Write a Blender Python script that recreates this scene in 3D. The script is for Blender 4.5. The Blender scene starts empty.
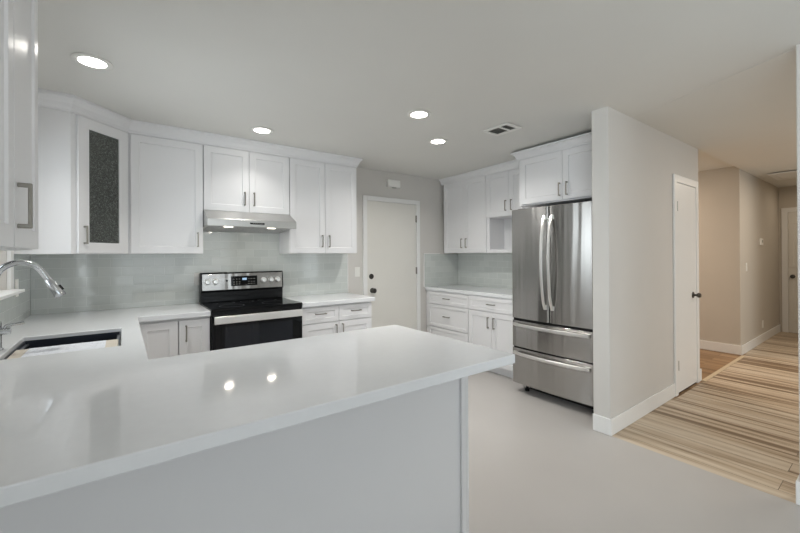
import bpy, bmesh, math, random
from mathutils import Vector, Matrix
random.seed(4)
scn = bpy.context.scene
COL = scn.collection

# ------------------------------------------------------------------ camera
def make_camera():
    yaw, pitch, roll, f, h, cy = .6366, .0029, -.0058, 376.07, 1.35, 253.86
    c, s = math.cos(yaw), math.sin(yaw)
    F0, R0, U0 = Vector((s, c, 0)), Vector((c, -s, 0)), Vector((0, 0, 1))
    cp, sp = math.cos(pitch), math.sin(pitch)
    F = F0*cp + U0*sp
    U = U0*cp - F0*sp
    cr, sr = math.cos(roll), math.sin(roll)
    R = R0*cr + U*sr
    UU = U*cr - R0*sr
    cam = bpy.data.cameras.new('camera')
    cam.sensor_width = 36
    cam.lens = f/800*36
    cam.shift_y = (cy - 266.5)/800
    cam.clip_start = .02
    ob = bpy.data.objects.new('camera', cam)
    COL.objects.link(ob)
    m = Matrix((R, UU, -F)).transposed().to_4x4()
    m.translation = Vector((0, 0, h))
    ob.matrix_world = m
    scn.camera = ob
make_camera()

# ------------------------------------------------------------------ world, daylight, exposure
w = bpy.data.worlds.new('world')
scn.world = w
w.use_nodes = True
bg = w.node_tree.nodes['Background']
bg.inputs[0].default_value = (.86, .93, 1, 1)
bg.inputs[1].default_value = .22
scn.view_settings.view_transform = 'Standard'
scn.view_settings.look = 'None'
scn.view_settings.exposure = .12
scn.view_settings.gamma = 1
scn.view_settings.use_curve_mapping = False

def area(name, loc, direction, sx, sy, power, col=(1, 1, 1), spread=180, shape='RECTANGLE'):
    l = bpy.data.lights.new(name, 'AREA')
    l.shape = shape
    l.size = sx
    if shape in ('RECTANGLE', 'ELLIPSE'):
        l.size_y = sy
    l.energy = power
    l.color = col
    l.spread = math.radians(spread)
    o = bpy.data.objects.new(name, l)
    COL.objects.link(o)
    o.location = loc
    o.rotation_euler = Vector(direction).to_track_quat('-Z', 'Y').to_euler()
    return o
DAY = (.89, .95, 1)
# daylight outside the sink window; the others stand in behind added, unseen openings
area('daylight_sink_window', (-.86, 2.62, 1.62), (1, 0, -.1), 1.3, 1.0, 18, DAY)
area('standin_daylight_behind', (1.15, -3.45, 1.15), (0, 1, 0), 2.6, 2.1, 42, DAY)
area('standin_daylight_living', (6.0, -3.45, 1.3), (0, 1, 0), 3.2, 1.8, 53, DAY)

area('added_daylight_dining', (-.95, -1.15, 1.5), (1, .45, .05), 1.7, 1.3, 72, DAY)  # added side light that brightens the fridge side and partition

# ------------------------------------------------------------------ materials
def lin(c):
    return tuple(((v/255)/12.92 if v/255 <= .04045 else ((v/255+.055)/1.055)**2.4) for v in c) + (1,)

def mat(name, rgb, rough=.5, metal=0, spec=.5, coat=0, noise=0, nscale=40, bump=0, aniso=0, trans=0, emit=None, estr=0):
    m = bpy.data.materials.new(name)
    m.use_nodes = True
    nt = m.node_tree
    b = nt.nodes['Principled BSDF']
    b.inputs['Base Color'].default_value = lin(rgb)
    b.inputs['Roughness'].default_value = rough
    b.inputs['Metallic'].default_value = metal
    b.inputs['Specular IOR Level'].default_value = spec
    b.inputs['Coat Weight'].default_value = coat
    b.inputs['Coat Roughness'].default_value = .08
    b.inputs['Anisotropic'].default_value = aniso
    b.inputs['Transmission Weight'].default_value = trans
    if emit:
        b.inputs['Emission Color'].default_value = lin(emit)
        b.inputs['Emission Strength'].default_value = estr
    geo = nt.nodes.new('ShaderNodeNewGeometry')
    nz = nt.nodes.new('ShaderNodeTexNoise')
    nz.inputs['Scale'].default_value = nscale
    nz.inputs['Detail'].default_value = 4
    nt.links.new(geo.outputs['Position'], nz.inputs['Vector'])
    if noise:
        mx = nt.nodes.new('ShaderNodeMix')
        mx.data_type = 'RGBA'
        a = lin([max(0, v*(1-noise)) for v in rgb])
        c = lin([min(255, v*(1+noise)) for v in rgb])
        mx.inputs[6].default_value = a
        mx.inputs[7].default_value = c
        nt.links.new(nz.outputs['Fac'], mx.inputs[0])
        nt.links.new(mx.outputs[2], b.inputs['Base Color'])
    if bump:
        bp = nt.nodes.new('ShaderNodeBump')
        bp.inputs['Strength'].default_value = bump
        bp.inputs['Distance'].default_value = .002
        nt.links.new(nz.outputs['Fac'], bp.inputs['Height'])
        nt.links.new(bp.outputs['Normal'], b.inputs['Normal'])
    return m

M = {}
M['wall'] = mat('wall_paint', (213, 210, 205), .6, noise=.012, nscale=3, bump=.08)
M['hallwall'] = mat('hall_paint', (202, 195, 184), .6, noise=.012, nscale=3, bump=.08)
M['ceil'] = mat('ceiling_paint', (226, 225, 220), .7, noise=.012, nscale=2, bump=.06)
M['trim'] = mat('trim_paint', (238, 238, 236), .35, noise=.006)
M['door'] = mat('door_paint', (228, 226, 219), .4, noise=.008, nscale=5)
M['cab'] = mat('cabinet_lacquer', (233, 233, 234), .3, noise=.006, nscale=6)
M['cabin'] = mat('cabinet_inside', (190, 192, 188), .6, noise=.02)
M['floor'] = mat('kitchen_floor', (190, 186, 182), .28, noise=.02, nscale=2.5)
M['nickel'] = mat('brushed_nickel', (150, 146, 138), .32, metal=1, noise=.03, nscale=90)
M['chrome'] = mat('chrome', (205, 207, 208), .12, metal=1, noise=.01)
M['dark_nickel'] = mat('dark_nickel', (92, 90, 86), .3, metal=1, noise=.03)
M['faucet'] = mat('faucet_steel', (196, 198, 200), .2, metal=1, noise=.01)
M['black'] = mat('black_enamel', (10, 11, 13), .22, noise=.05, spec=.3)
M['blackglass'] = mat('black_glass', (7, 8, 10),   .05, noise=.05, spec=.3)
M['ovenglass'] = mat('oven_window_glass', (20, 24, 32), .05, noise=.05, spec=.45)
M['plastic'] = mat('white_plastic', (238, 237, 232), .35, noise=.005)
M['sinkmat'] = mat('dark_sink', (34, 40, 50), .35, noise=.05, nscale=200)
M['sinkrim'] = mat('sink_rim', (190, 192, 194), .3, metal=1, noise=.02)
M['bamboo'] = mat('bamboo', (204, 196, 182), .5, noise=.06, nscale=25)
M['lens'] = mat('lamp_lens', (255, 255, 255), .4, noise=.002, emit=(255, 250, 242), estr=14)
M['hoodlens'] = mat('hood_lamp_lens', (255, 255, 255), .4, noise=.002, emit=(255, 246, 226), estr=3.2)
M['display'] = mat('lit_display', (20, 40, 60), .2, noise=.01, emit=(190, 225, 255), estr=.7)
M['ventdark'] = mat('vent_slats', (168, 168, 162), .6, noise=.03)
M['duct'] = mat('duct_dark', (130, 130, 125), .8, noise=.05)
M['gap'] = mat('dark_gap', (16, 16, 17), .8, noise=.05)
M['mesh_filter'] = mat('filter_mesh', (190, 190, 186), .5, metal=.1, noise=.75, nscale=120, bump=.8)
M['threshold'] = mat('threshold_strip', (205, 188, 160), .45, noise=.03)
M['print'] = mat('printed_ink', (150, 155, 165), .7, noise=.1)

def quartz():
    m = mat('white_quartz', (232, 234, 236), .07, noise=.012, nscale=30, spec=.5)
    return m
M['quartz'] = quartz()

def steel(name, rgb, rough, aniso=.55, rot=0.0):
    m = mat(name, rgb, rough, metal=1, aniso=aniso)
    nt = m.node_tree
    b = nt.nodes['Principled BSDF']
    b.inputs['Anisotropic Rotation'].default_value = rot
    tg = nt.nodes.new('ShaderNodeTangent')
    tg.direction_type = 'RADIAL'
    tg.axis = 'Z'
    nt.links.new(tg.outputs[0], b.inputs['Tangent'])
    geo = nt.nodes.new('ShaderNodeNewGeometry')
    mp = nt.nodes.new('ShaderNodeMapping')
    mp.inputs['Scale'].default_value = (3, 3, 500)
    nz = nt.nodes.new('ShaderNodeTexNoise')
    nz.inputs['Scale'].default_value = 1
    nz.inputs['Detail'].default_value = 2
    rm = nt.nodes.new('ShaderNodeMapRange')
    rm.inputs[3].default_value = rough*.96
    rm.inputs[4].default_value = rough*1.04
    nt.links.new(geo.outputs['Position'], mp.inputs[0])
    nt.links.new(mp.outputs[0], nz.inputs['Vector'])
    nt.links.new(nz.outputs['Fac'], rm.inputs[0])
    nt.links.new(rm.outputs[0], b.inputs['Roughness'])
    # faint vertical waviness of thin sheet metal
    mp2 = nt.nodes.new('ShaderNodeMapping')
    mp2.inputs['Scale'].default_value = (7, 7, .25)
    nz2 = nt.nodes.new('ShaderNodeTexNoise')
    nz2.inputs['Scale'].default_value = 1
    nz2.inputs['Detail'].default_value = 2
    bp = nt.nodes.new('ShaderNodeBump')
    bp.inputs['Strength'].default_value = 1
    bp.inputs['Distance'].default_value = .006
    nt.links.new(geo.outputs['Position'], mp2.inputs[0])
    nt.links.new(mp2.outputs[0], nz2.inputs['Vector'])
    nt.links.new(nz2.outputs['Fac'], bp.inputs['Height'])
    nt.links.new(bp.outputs['Normal'], b.inputs['Normal'])
    return m
M['steel'] = steel('stainless_steel', (172, 170, 167), .2, .9, .25)
M['hoodsteel'] = mat('hood_steel', (198, 197, 194), .3, metal=1, noise=.02)
M['steelbright'] = mat('satin_steel', (236, 235, 232), .34, metal=1, noise=.01)

def tile(name, hor):
    """glossy subway tile, running along world axis hor ('X' or 'Y')."""
    m = mat(name, (206, 212, 210), .08, spec=.5)
    nt = m.node_tree
    b = nt.nodes['Principled BSDF']
    geo = nt.nodes.new('ShaderNodeNewGeometry')
    sx = nt.nodes.new('ShaderNodeSeparateXYZ')
    cx = nt.nodes.new('ShaderNodeCombineXYZ')
    ad = nt.nodes.new('ShaderNodeMath'); ad.operation = 'ADD'; ad.inputs[1].default_value = 20.0 - .914 + .0015
    nt.links.new(geo.outputs['Position'], sx.inputs[0])
    nt.links.new(sx.outputs[hor], cx.inputs[0])
    nt.links.new(sx.outputs['Z'], ad.inputs[0])
    nt.links.new(ad.outputs[0], cx.inputs[1])
    br = nt.nodes.new('ShaderNodeTexBrick')
    br.inputs['Color1'].default_value = lin((204, 209, 205))
    br.inputs['Color2'].default_value = lin((214, 218, 214))
    br.inputs['Mortar'].default_value = lin((226, 229, 226))
    br.inputs['Scale'].default_value = 1
    br.inputs['Mortar Size'].default_value = .0016
    br.inputs['Mortar Smooth'].default_value = .3
    br.inputs['Brick Width'].default_value = .1524
    br.inputs['Row Height'].default_value = .0765
    nt.links.new(cx.outputs[0], br.inputs['Vector'])
    nt.links.new(br.outputs['Color'], b.inputs['Base Color'])
    bp = nt.nodes.new('ShaderNodeBump')
    bp.invert = True
    bp.inputs['Strength'].default_value = .6
    bp.inputs['Distance'].default_value = .0015
    nt.links.new(br.outputs['Fac'], bp.inputs['Height'])
    nz = nt.nodes.new('ShaderNodeTexNoise')
    nz.inputs['Scale'].default_value = 9
    nt.links.new(geo.outputs['Position'], nz.inputs['Vector'])
    bp2 = nt.nodes.new('ShaderNodeBump')
    bp2.inputs['Strength'].default_value = .25
    bp2.inputs['Distance'].default_value = .004
    nt.links.new(nz.outputs['Fac'], bp2.inputs['Height'])
    nt.links.new(bp.outputs['Normal'], bp2.inputs['Normal'])
    nt.links.new(bp2.outputs['Normal'], b.inputs['Normal'])
    return m
M['tileX'] = tile('subway_tile_x', 'X')
M['tileY'] = tile('subway_tile_y', 'Y')

def wood(name, dark, mid, light, width=.18, streak=7.0, rough=.42):
    """planks running along world Y with grain streaks."""
    m = mat(name, mid, rough)
    nt = m.node_tree
    b = nt.nodes['Principled BSDF']
    geo = nt.nodes.new('ShaderNodeNewGeometry')
    sx = nt.nodes.new('ShaderNodeSeparateXYZ')
    cx = nt.nodes.new('ShaderNodeCombineXYZ')
    nt.links.new(geo.outputs['Position'], sx.inputs[0])
    a1 = nt.nodes.new('ShaderNodeMath'); a1.operation = 'ADD'; a1.inputs[1].default_value = 30
    a2 = nt.nodes.new('ShaderNodeMath'); a2.operation = 'ADD'; a2.inputs[1].default_value = 30
    nt.links.new(sx.outputs['Y'], a1.inputs[0]); nt.links.new(sx.outputs['X'], a2.inputs[0])
    nt.links.new(a1.outputs[0], cx.inputs[0]); nt.links.new(a2.outputs[0], cx.inputs[1])
    br = nt.nodes.new('ShaderNodeTexBrick')
    br.inputs['Scale'].default_value = 1
    br.inputs['Brick Width'].default_value = 2.1
    br.inputs['Row Height'].default_value = width
    br.inputs['Mortar Size'].default_value = .0016
    br.inputs['Color1'].default_value = (0, 0, 0, 1)
    br.inputs['Color2'].default_value = (1, 1, 1, 1)
    br.inputs['Mortar'].default_value = (.3, .3, .3, 1)
    nt.links.new(cx.outputs[0], br.inputs['Vector'])
    # streak noise, stretched along the plank, shifted per plank
    mp = nt.nodes.new('ShaderNodeMapping')
    mp.inputs['Scale'].default_value = (.5, streak, 1)
    nt.links.new(cx.outputs[0], mp.inputs[0])
    va = nt.nodes.new('ShaderNodeVectorMath'); va.operation = 'MULTIPLY_ADD'
    va.inputs[1].default_value = (0, 0, 6)
    nt.links.new(br.outputs['Color'], va.inputs[0])
    nt.links.new(mp.outputs[0], va.inputs[2])
    nz = nt.nodes.new('ShaderNodeTexNoise')
    nz.inputs['Scale'].default_value = 1
    nz.inputs['Detail'].default_value = 5
    nz.inputs['Roughness'].default_value = .55
    nt.links.new(va.outputs[0], nz.inputs['Vector'])
    mixf = nt.nodes.new('ShaderNodeMath'); mixf.operation = 'MULTIPLY_ADD'
    mixf.inputs[1].default_value = .12
    sep = nt.nodes.new('ShaderNodeSeparateColor')
    nt.links.new(br.outputs['Color'], sep.inputs[0])
    nt.links.new(sep.outputs[0], mixf.inputs[0])
    nt.links.new(nz.outputs['Fac'], mixf.inputs[2])
    cr = nt.nodes.new('ShaderNodeValToRGB')
    cr.color_ramp.elements[0].position = .43; cr.color_ramp.elements[0].color = lin(dark)
    cr.color_ramp.elements[1].position = .68; cr.color_ramp.elements[1].color = lin(light)
    e = cr.color_ramp.elements.new(.54); e.color = lin(mid)
    nt.links.new(mixf.outputs[0], cr.inputs[0])
    mm = nt.nodes.new('ShaderNodeMix'); mm.data_type = 'RGBA'
    nt.links.new(br.outputs['Fac'], mm.inputs[0])
    nt.links.new(cr.outputs[0], mm.inputs[6])
    mm.inputs[7].default_value = lin([v*.75 for v in dark])
    nt.links.new(mm.outputs[2], b.inputs['Base Color'])
    return m
M['wood'] = wood('hall_laminate', (132, 110, 86), (192, 172, 147), (212, 197, 176), .15, 12)
M['brownwood'] = wood('corridor_floor', (122, 94, 64), (150, 119, 86), (170, 139, 104), .16, 9)

def paper():
    m = mat('printed_paper', (226, 230, 236), .6)
    nt = m.node_tree
    b = nt.nodes['Principled BSDF']
    geo = nt.nodes.new('ShaderNodeNewGeometry')
    wv = nt.nodes.new('ShaderNodeTexWave')
    wv.inputs['Scale'].default_value = 26
    wv.bands_direction = 'Y'
    nz = nt.nodes.new('ShaderNodeTexNoise'); nz.inputs['Scale'].default_value = 60
    nt.links.new(geo.outputs['Position'], wv.inputs[0]); nt.links.new(geo.outputs['Position'], nz.inputs['Vector'])
    mu = nt.nodes.new('ShaderNodeMath'); mu.operation = 'MULTIPLY'
    nt.links.new(wv.outputs['Fac'], mu.inputs[0]); nt.links.new(nz.outputs['Fac'], mu.inputs[1])
    cr = nt.nodes.new('ShaderNodeValToRGB')
    cr.color_ramp.elements[0].position = .46; cr.color_ramp.elements[0].color = lin((226, 230, 236))
    cr.color_ramp.elements[1].position = .56; cr.color_ramp.elements[1].color = lin((165, 170, 180))
    nt.links.new(mu.outputs[0], cr.inputs[0]); nt.links.new(cr.outputs[0], b.inputs['Base Color'])
    return m
M['paper'] = paper()

def thin_glass():
    m = bpy.data.materials.new('window_glass'); m.use_nodes = True
    nt = m.node_tree
    nt.nodes.remove(nt.nodes['Principled BSDF'])
    out = nt.nodes['Material Output']
    tr = nt.nodes.new('ShaderNodeBsdfTransparent'); tr.inputs[0].default_value = (.97, .98, .98, 1)
    gl = nt.nodes.new('ShaderNodeBsdfGlossy'); gl.inputs['Roughness'].default_value = .02
    fr = nt.nodes.new('ShaderNodeFresnel'); fr.inputs[0].default_value = 1.45
    mx = nt.nodes.new('ShaderNodeMixShader')
    nt.links.new(fr.outputs[0], mx.inputs[0]); nt.links.new(tr.outputs[0], mx.inputs[1]); nt.links.new(gl.outputs[0], mx.inputs[2])
    nt.links.new(mx.outputs[0], out.inputs[0])
    return m
M['glass'] = thin_glass()

def seeded_glass():
    """dark seeded glass of the corner cabinet door."""
    m = bpy.data.materials.new('seeded_glass'); m.use_nodes = True
    nt = m.node_tree
    nt.nodes.remove(nt.nodes['Principled BSDF'])
    out = nt.nodes['Material Output']
    geo = nt.nodes.new('ShaderNodeNewGeometry')
    nz = nt.nodes.new('ShaderNodeTexNoise'); nz.inputs['Scale'].default_value = 75; nz.inputs['Detail'].default_value = 3
    nt.links.new(geo.outputs['Position'], nz.inputs['Vector'])
    cr = nt.nodes.new('ShaderNodeValToRGB')
    cr.color_ramp.elements[0].position = .36; cr.color_ramp.elements[0].color = (.34, .36, .34, 1)
    cr.color_ramp.elements[1].position = .62; cr.color_ramp.elements[1].color = (.60, .63, .60, 1)
    nt.links.new(nz.outputs['Fac'], cr.inputs[0])
    tr = nt.nodes.new('ShaderNodeBsdfTransparent')
    nt.links.new(cr.outputs[0], tr.inputs[0])
    gl = nt.nodes.new('ShaderNodeBsdfGlossy'); gl.inputs['Roughness'].default_value = .12
    bp = nt.nodes.new('ShaderNodeBump'); bp.inputs['Strength'].default_value = .8; bp.inputs['Distance'].default_value = .006
    nt.links.new(nz.outputs['Fac'], bp.inputs['Height']); nt.links.new(bp.outputs['Normal'], gl.inputs['Normal'])
    fr = nt.nodes.new('ShaderNodeFresnel'); fr.inputs[0].default_value = 1.5
    mx = nt.nodes.new('ShaderNodeMixShader')
    # grey body of the textured glass with lighter seeds
    n2 = nt.nodes.new('ShaderNodeTexNoise'); n2.inputs['Scale'].default_value = 110; n2.inputs['Detail'].default_value = 2
    nt.links.new(geo.outputs['Position'], n2.inputs['Vector'])
    c2 = nt.nodes.new('ShaderNodeValToRGB')
    c2.color_ramp.elements[0].position = .45; c2.color_ramp.elements[0].color = (.075, .085, .075, 1)
    c2.color_ramp.elements[1].position = .68; c2.color_ramp.elements[1].color = (.26, .28, .26, 1)
    nt.links.new(n2.outputs['Fac'], c2.inputs[0])
    df = nt.nodes.new('ShaderNodeBsdfDiffuse'); nt.links.new(c2.outputs[0], df.inputs[0])
    m0 = nt.nodes.new('ShaderNodeMixShader'); m0.inputs[0].default_value = .5
    nt.links.new(tr.outputs[0], m0.inputs[1]); nt.links.new(df.outputs[0], m0.inputs[2])
    nt.links.new(fr.outputs[0], mx.inputs[0]); nt.links.new(m0.outputs[0], mx.inputs[1]); nt.links.new(gl.outputs[0], mx.inputs[2])
    nt.links.new(mx.outputs[0], out.inputs[0])
    return m
M['seeded'] = seeded_glass()

# ------------------------------------------------------------------ builders
OFF = {}
def empty(name, loc):
    o = bpy.data.objects.new(name, None)
    COL.objects.link(o)
    o.empty_display_size = .1
    o.location = loc
    OFF[o] = Vector(loc)
    return o

def tag(o, label=None, cat=None, group=None, kind=None):
    if label: o['label'] = label
    if cat: o['category'] = cat
    if group: o['group'] = group
    if kind: o['kind'] = kind
    return o

def thing(name, loc, label, cat, group=None):
    return tag(empty(name, loc), label, cat, group)

class MB:
    def __init__(s): s.bm = bmesh.new()
    def hexa(s, p):
        v = [s.bm.verts.new(q) for q in p]
        for f in ((3, 2, 1, 0), (4, 5, 6, 7), (0, 1, 5, 4), (1, 2, 6, 5), (2, 3, 7, 6), (3, 0, 4, 7)):
            s.bm.faces.new([v[i] for i in f])
        return s
    def box(s, x0, x1, y0, y1, z0, z1):
        return s.hexa([(x0, y0, z0), (x1, y0, z0), (x1, y1, z0), (x0, y1, z0), (x0, y0, z1), (x1, y0, z1), (x1, y1, z1), (x0, y1, z1)])
    def tbox(s, T, a0, a1, n0, n1, z0, z1):
        return s.hexa([T(a0, n0, z0), T(a1, n0, z0), T(a1, n1, z0), T(a0, n1, z0), T(a0, n0, z1), T(a1, n0, z1), T(a1, n1, z1), T(a0, n1, z1)])
    def quad(s, *p):
        s.bm.faces.new([s.bm.verts.new(q) for q in p]); return s
    def prism(s, pts, z0, z1):
        a = [s.bm.verts.new((x, y, z0)) for x, y in pts]
        b = [s.bm.verts.new((x, y, z1)) for x, y in pts]
        n = len(pts)
        s.bm.faces.new(a[::-1]); s.bm.faces.new(b)
        for i in range(n):
            s.bm.faces.new((a[i], a[(i+1) % n], b[(i+1) % n], b[i]))
        return s
    def loft(s, rings, caps=True, closed=True):
        rs = [[s.bm.verts.new(p) for p in r] for r in rings]
        n = len(rs[0])
        for a, b in zip(rs, rs[1:]):
            for i in range(n if closed else n-1):
                s.bm.faces.new((a[i], a[(i+1) % n], b[(i+1) % n], b[i]))
        if caps:
            s.bm.faces.new(rs[0][::-1]); s.bm.faces.new(rs[-1])
        return s
    def tube(s, path, r, seg=14):
        path = [Vector(p) for p in path]
        rr = r if isinstance(r, (list, tuple)) else [r]*len(path)
        up = None; rings = []
        for i, p in enumerate(path):
            t = (path[min(i+1, len(path)-1)] - path[max(i-1, 0)]).normalized()
            if up is None:
                up = Vector((0, 0, 1)) if abs(t.z) < .9 else Vector((0, 1, 0))
            x = t.cross(up).normalized()
            y = x.cross(t).normalized()
            up = y
            rings.append([p + (x*math.cos(k*2*math.pi/seg) + y*math.sin(k*2*math.pi/seg))*rr[i] for k in range(seg)])
        return s.loft(rings)
    def lathe(s, c, axis, prof, seg=32):
        """prof: (radius, height along axis) points from c."""
        c = Vector(c); ax = Vector(axis).normalized()
        t = Vector((1, 0, 0)) if abs(ax.x) < .9 else Vector((0, 1, 0))
        u = ax.cross(t).normalized(); v = ax.cross(u)
        rings = [[c + ax*h + (u*math.cos(k*2*math.pi/seg) + v*math.sin(k*2*math.pi/seg))*max(r, 1e-4) for k in range(seg)] for r, h in prof]
        return s.loft(rings)
    def build(s, name, m, parent=None, bevel=0, smooth=False, seg=2, label=None):
        bmesh.ops.recalc_face_normals(s.bm, faces=s.bm.faces)
        off = OFF[parent] if parent else Vector((0, 0, 0))
        if off.length: bmesh.ops.translate(s.bm, vec=-off, verts=s.bm.verts)
        me = bpy.data.meshes.new(name)
        s.bm.to_mesh(me); s.bm.free()
        o = bpy.data.objects.new(name, me)
        COL.objects.link(o)
        me.materials.append(m)
        if parent: o.parent = parent
        OFF[o] = off.copy()
        if bevel:
            md = o.modifiers.new('soft_edges', 'BEVEL')
            md.width = bevel; md.segments = seg; md.limit_method = 'ANGLE'; md.angle_limit = math.radians(35)
        if smooth:
            for p in me.polygons: p.use_smooth = True
            me.set_sharp_from_angle(angle=math.radians(35))
        if label: o['label'] = label
        return o

def frame(P, A, N):
    P, A, N = Vector(P), Vector(A).normalized(), Vector(N).normalized()
    return lambda a, n, z: P + A*a + N*n + Vector((0, 0, z))

def struct(name, mb, m, parent=None, **k):
    o = mb.build(name, m, parent, **k)
    if not parent: o['kind'] = 'structure'
    return o

def shaker(mb, T, a0, a1, z0, z1, th=.019, rail=.057, rec=.008, n0=0.001, hole=False):
    """five-piece door with a recessed flat panel (or a real opening)."""
    bm = mb.bm
    def ring(a, b, c, d, n): return [bm.verts.new(T(*p)) for p in ((a, n, c), (b, n, c), (b, n, d), (a, n, d))]
    back = ring(a0, a1, z0, z1, n0)
    fr = ring(a0, a1, z0, z1, n0+th)
    i1 = ring(a0+rail, a1-rail, z0+rail, z1-rail, n0+th)
    def band(p, q):
        for i in range(4): bm.faces.new((p[i], p[(i+1) % 4], q[(i+1) % 4], q[i]))
    band(back, fr); band(fr, i1)
    if hole:
        i2 = ring(a0+rail, a1-rail, z0+rail, z1-rail, n0)
        band(i1, i2); band(i2, back)
    else:
        i2 = ring(a0+rail+.003, a1-rail-.003, z0+rail+.003, z1-rail-.003, n0+th-rec)
        band(i1, i2); bm.faces.new(i2); bm.faces.new(back[::-1])
    return mb

def pull(T, a, z, n, parent, vertical=True, L=.125, m=None, so=.03):
    """bar pull with two posts; a, z is its centre on the face."""
    mb = MB()
    h = L/2
    if vertical:
        mb.tbox(T, a-.005, a+.005, n+so-.009, n+so, z-h, z+h)
        for q in (-1, 1): mb.tbox(T, a-.005, a+.005, n-.0005, n+so-.005, z+q*(h-.006)-.006, z+q*(h-.006)+.006)
    else:
        mb.tbox(T, a-h, a+h, n+so-.009, n+so, z-.005, z+.005)
        for q in (-1, 1): mb.tbox(T, a+q*(h-.006)-.006, a+q*(h-.006)+.006, n-.0005, n+so-.005, z-.005, z+.005)
    return mb.build('handle', m or M['nickel'], parent, bevel=.002, label='brushed nickel bar handle')

def copy_tree(o, parent=None):
    c = o.copy(); COL.objects.link(c)
    if parent: c.parent = parent
    for ch in list(o.children): copy_tree(ch, c)
    return c

# ------------------------------------------------------------------ room shell
XL, YB, XR, YS, XS = -.5616, 3.934, 3.9619, 1.3246, 2.9116
def czk(y): return 2.4387 - .0151*(y - 2)

mb = MB(); mb.box(-.75, XS, -3.3, 1.45, -.06, 0); mb.box(-.75, 4.1, 1.45, 4.06, -.06, 0)
struct('floor', mb, M['floor'])
mb = MB(); mb.box(XS+.001, 4.119, -3.3, YS+.02, -.06, 0); mb.box(4.119, 6.701, -3.3, YS-.03, -.06, 0); mb.box(6.701, 9.2, -3.3, YS+.02, -.06, 0)
struct('floor_hall', mb, M['wood'])
mb = MB(); mb.box(4.12, 6.7, YS-.029, 4.06, -.06, 0)
struct('floor_corridor', mb, M['brownwood'])
mb = MB(); mb.box(4.93, 6.555, YS-.05, YS-.01, .0005, .005)
struct('trim_1', mb, M['threshold'], bevel=.002)

# ceiling: kitchen slab and the slightly lower hall slab that meet at a crease
A = (3.331, YS+.0, 2.449); B = (2.955, .36, 2.4635); Bl = (2.955, .36, 2.418)
mb = MB()
k = [(-.75, 4.06), (4.1, 4.06), (4.1, 1.33), (A[0], 1.33), (B[0], B[1]), (2.955, -3.4), (-.75, -3.4)]
top = [mb.bm.verts.new((x, y, czk(y))) for x, y in k]
mb.bm.faces.new(top)
tp2 = [mb.bm.verts.new((x, y, 2.62)) for x, y in k]
mb.bm.faces.new(tp2[::-1])
for i in range(len(k)): mb.bm.faces.new((top[i], top[(i+1) % len(k)], tp2[(i+1) % len(k)], tp2[i]))
struct('ceiling', mb, M['ceil'])
mb = MB()
h = [(A[0]+.002, 1.324, 2.4495), (9.2, 1.324, 2.47), (9.2, -3.4, 2.44), (2.957, -3.4, 2.52), (2.957, .36, 2.462)]
lo = [mb.bm.verts.new(p) for p in h]
hi = [mb.bm.verts.new((p[0], p[1], 2.62)) for p in h]
mb.bm.faces.new(hi[::-1])
for i in range(5): mb.bm.faces.new((lo[i], lo[(i+1) % 5], hi[(i+1) % 5], hi[i]))
c = mb.bm.verts.new((4.2, .2, 2.452))
for i in range(5): mb.bm.faces.new((lo[i], lo[(i+1) % 5], c))
struct('ceiling_hall', mb, M['ceil'], smooth=False)
mb = MB(); mb.box(4.1, 6.7, 1.3265, 4.06, 2.505, 2.62)
struct('ceiling_corridor', mb, M['ceil'])

# window in the sink wall: opening Y .. , Z ..
WY0, WY1, WZ0, WZ1 = 1.96, 3.245, 1.15, 2.12
mb = MB()
mb.box(XL-.13, XL, -3.3, -2.05, 0, 2.6); mb.box(XL-.13, XL, -.25, WY0, 0, 2.6)
mb.box(XL-.13, XL, -2.05, -.25, 0, .85); mb.box(XL-.13, XL, -2.05, -.25, 2.15, 2.6); mb.box(XL-.13, XL, WY1, YB+.12, 0, 2.6)
mb.box(XL-.13, XL, WY0, WY1, 0, WZ0); mb.box(XL-.13, XL, WY0, WY1, WZ1, 2.6)
wl = struct('wall_left', mb, M['wall'])
mb = MB(); mb.box(XL+.0005, XR, YB, YB+.12, 0, 2.6)
wb = struct('wall_back', mb, M['wall'])
mb = MB(); mb.box(XR+.0005, XR+.12, YS+.1262, YB+.12, 0, 2.6)
wr = struct('wall_right', mb, M['wall'])
mb = MB(); mb.box(XS, 4.93, YS, YS+.125, 0, 2.6)
wst = struct('wall_partition', mb, M['wall'], bevel=.006)
mb = MB(); mb.box(4.81, 4.93, YS+.126, 4.06, 0, 2.6)
struct('wall_corridor_left', mb, M['hallwall'])
mb = MB(); mb.box(4.931, 6.572, 3.94, 4.06, 0, 2.6)
struct('wall_corridor_end', mb, M['hallwall'])
mb = MB(); mb.prism([(6.573, YS), (9.2, YS), (9.2, YS+.125), (6.693, YS+.125), (6.693, 4.06), (6.573, 4.06)], 0, 2.6)
struct('wall_hall', mb, M['hallwall'], bevel=.006)
mb = MB(); mb.box(9.07, 9.2, -.2, YS-.001, 0, 2.6)
struct('wall_hall_end', mb, M['hallwall'])
mb = MB(); mb.box(7.1, 9.069, .18, .3, 0, 2.6)
struct('wall_hall_unseen', mb, M['hallwall'])  # unseen wall, set close to keep the hall end dark
mb = MB(); mb.box(7.1, 7.22, -3.3, .179, 0, 2.6)
struct('wall_living_side', mb, M['wall'])
mb = MB(); mb.box(XS, XS+.12, -3.3, .355, 0, 2.6)
struct('wall_near_right', mb, M['wall'], bevel=.006)
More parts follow.
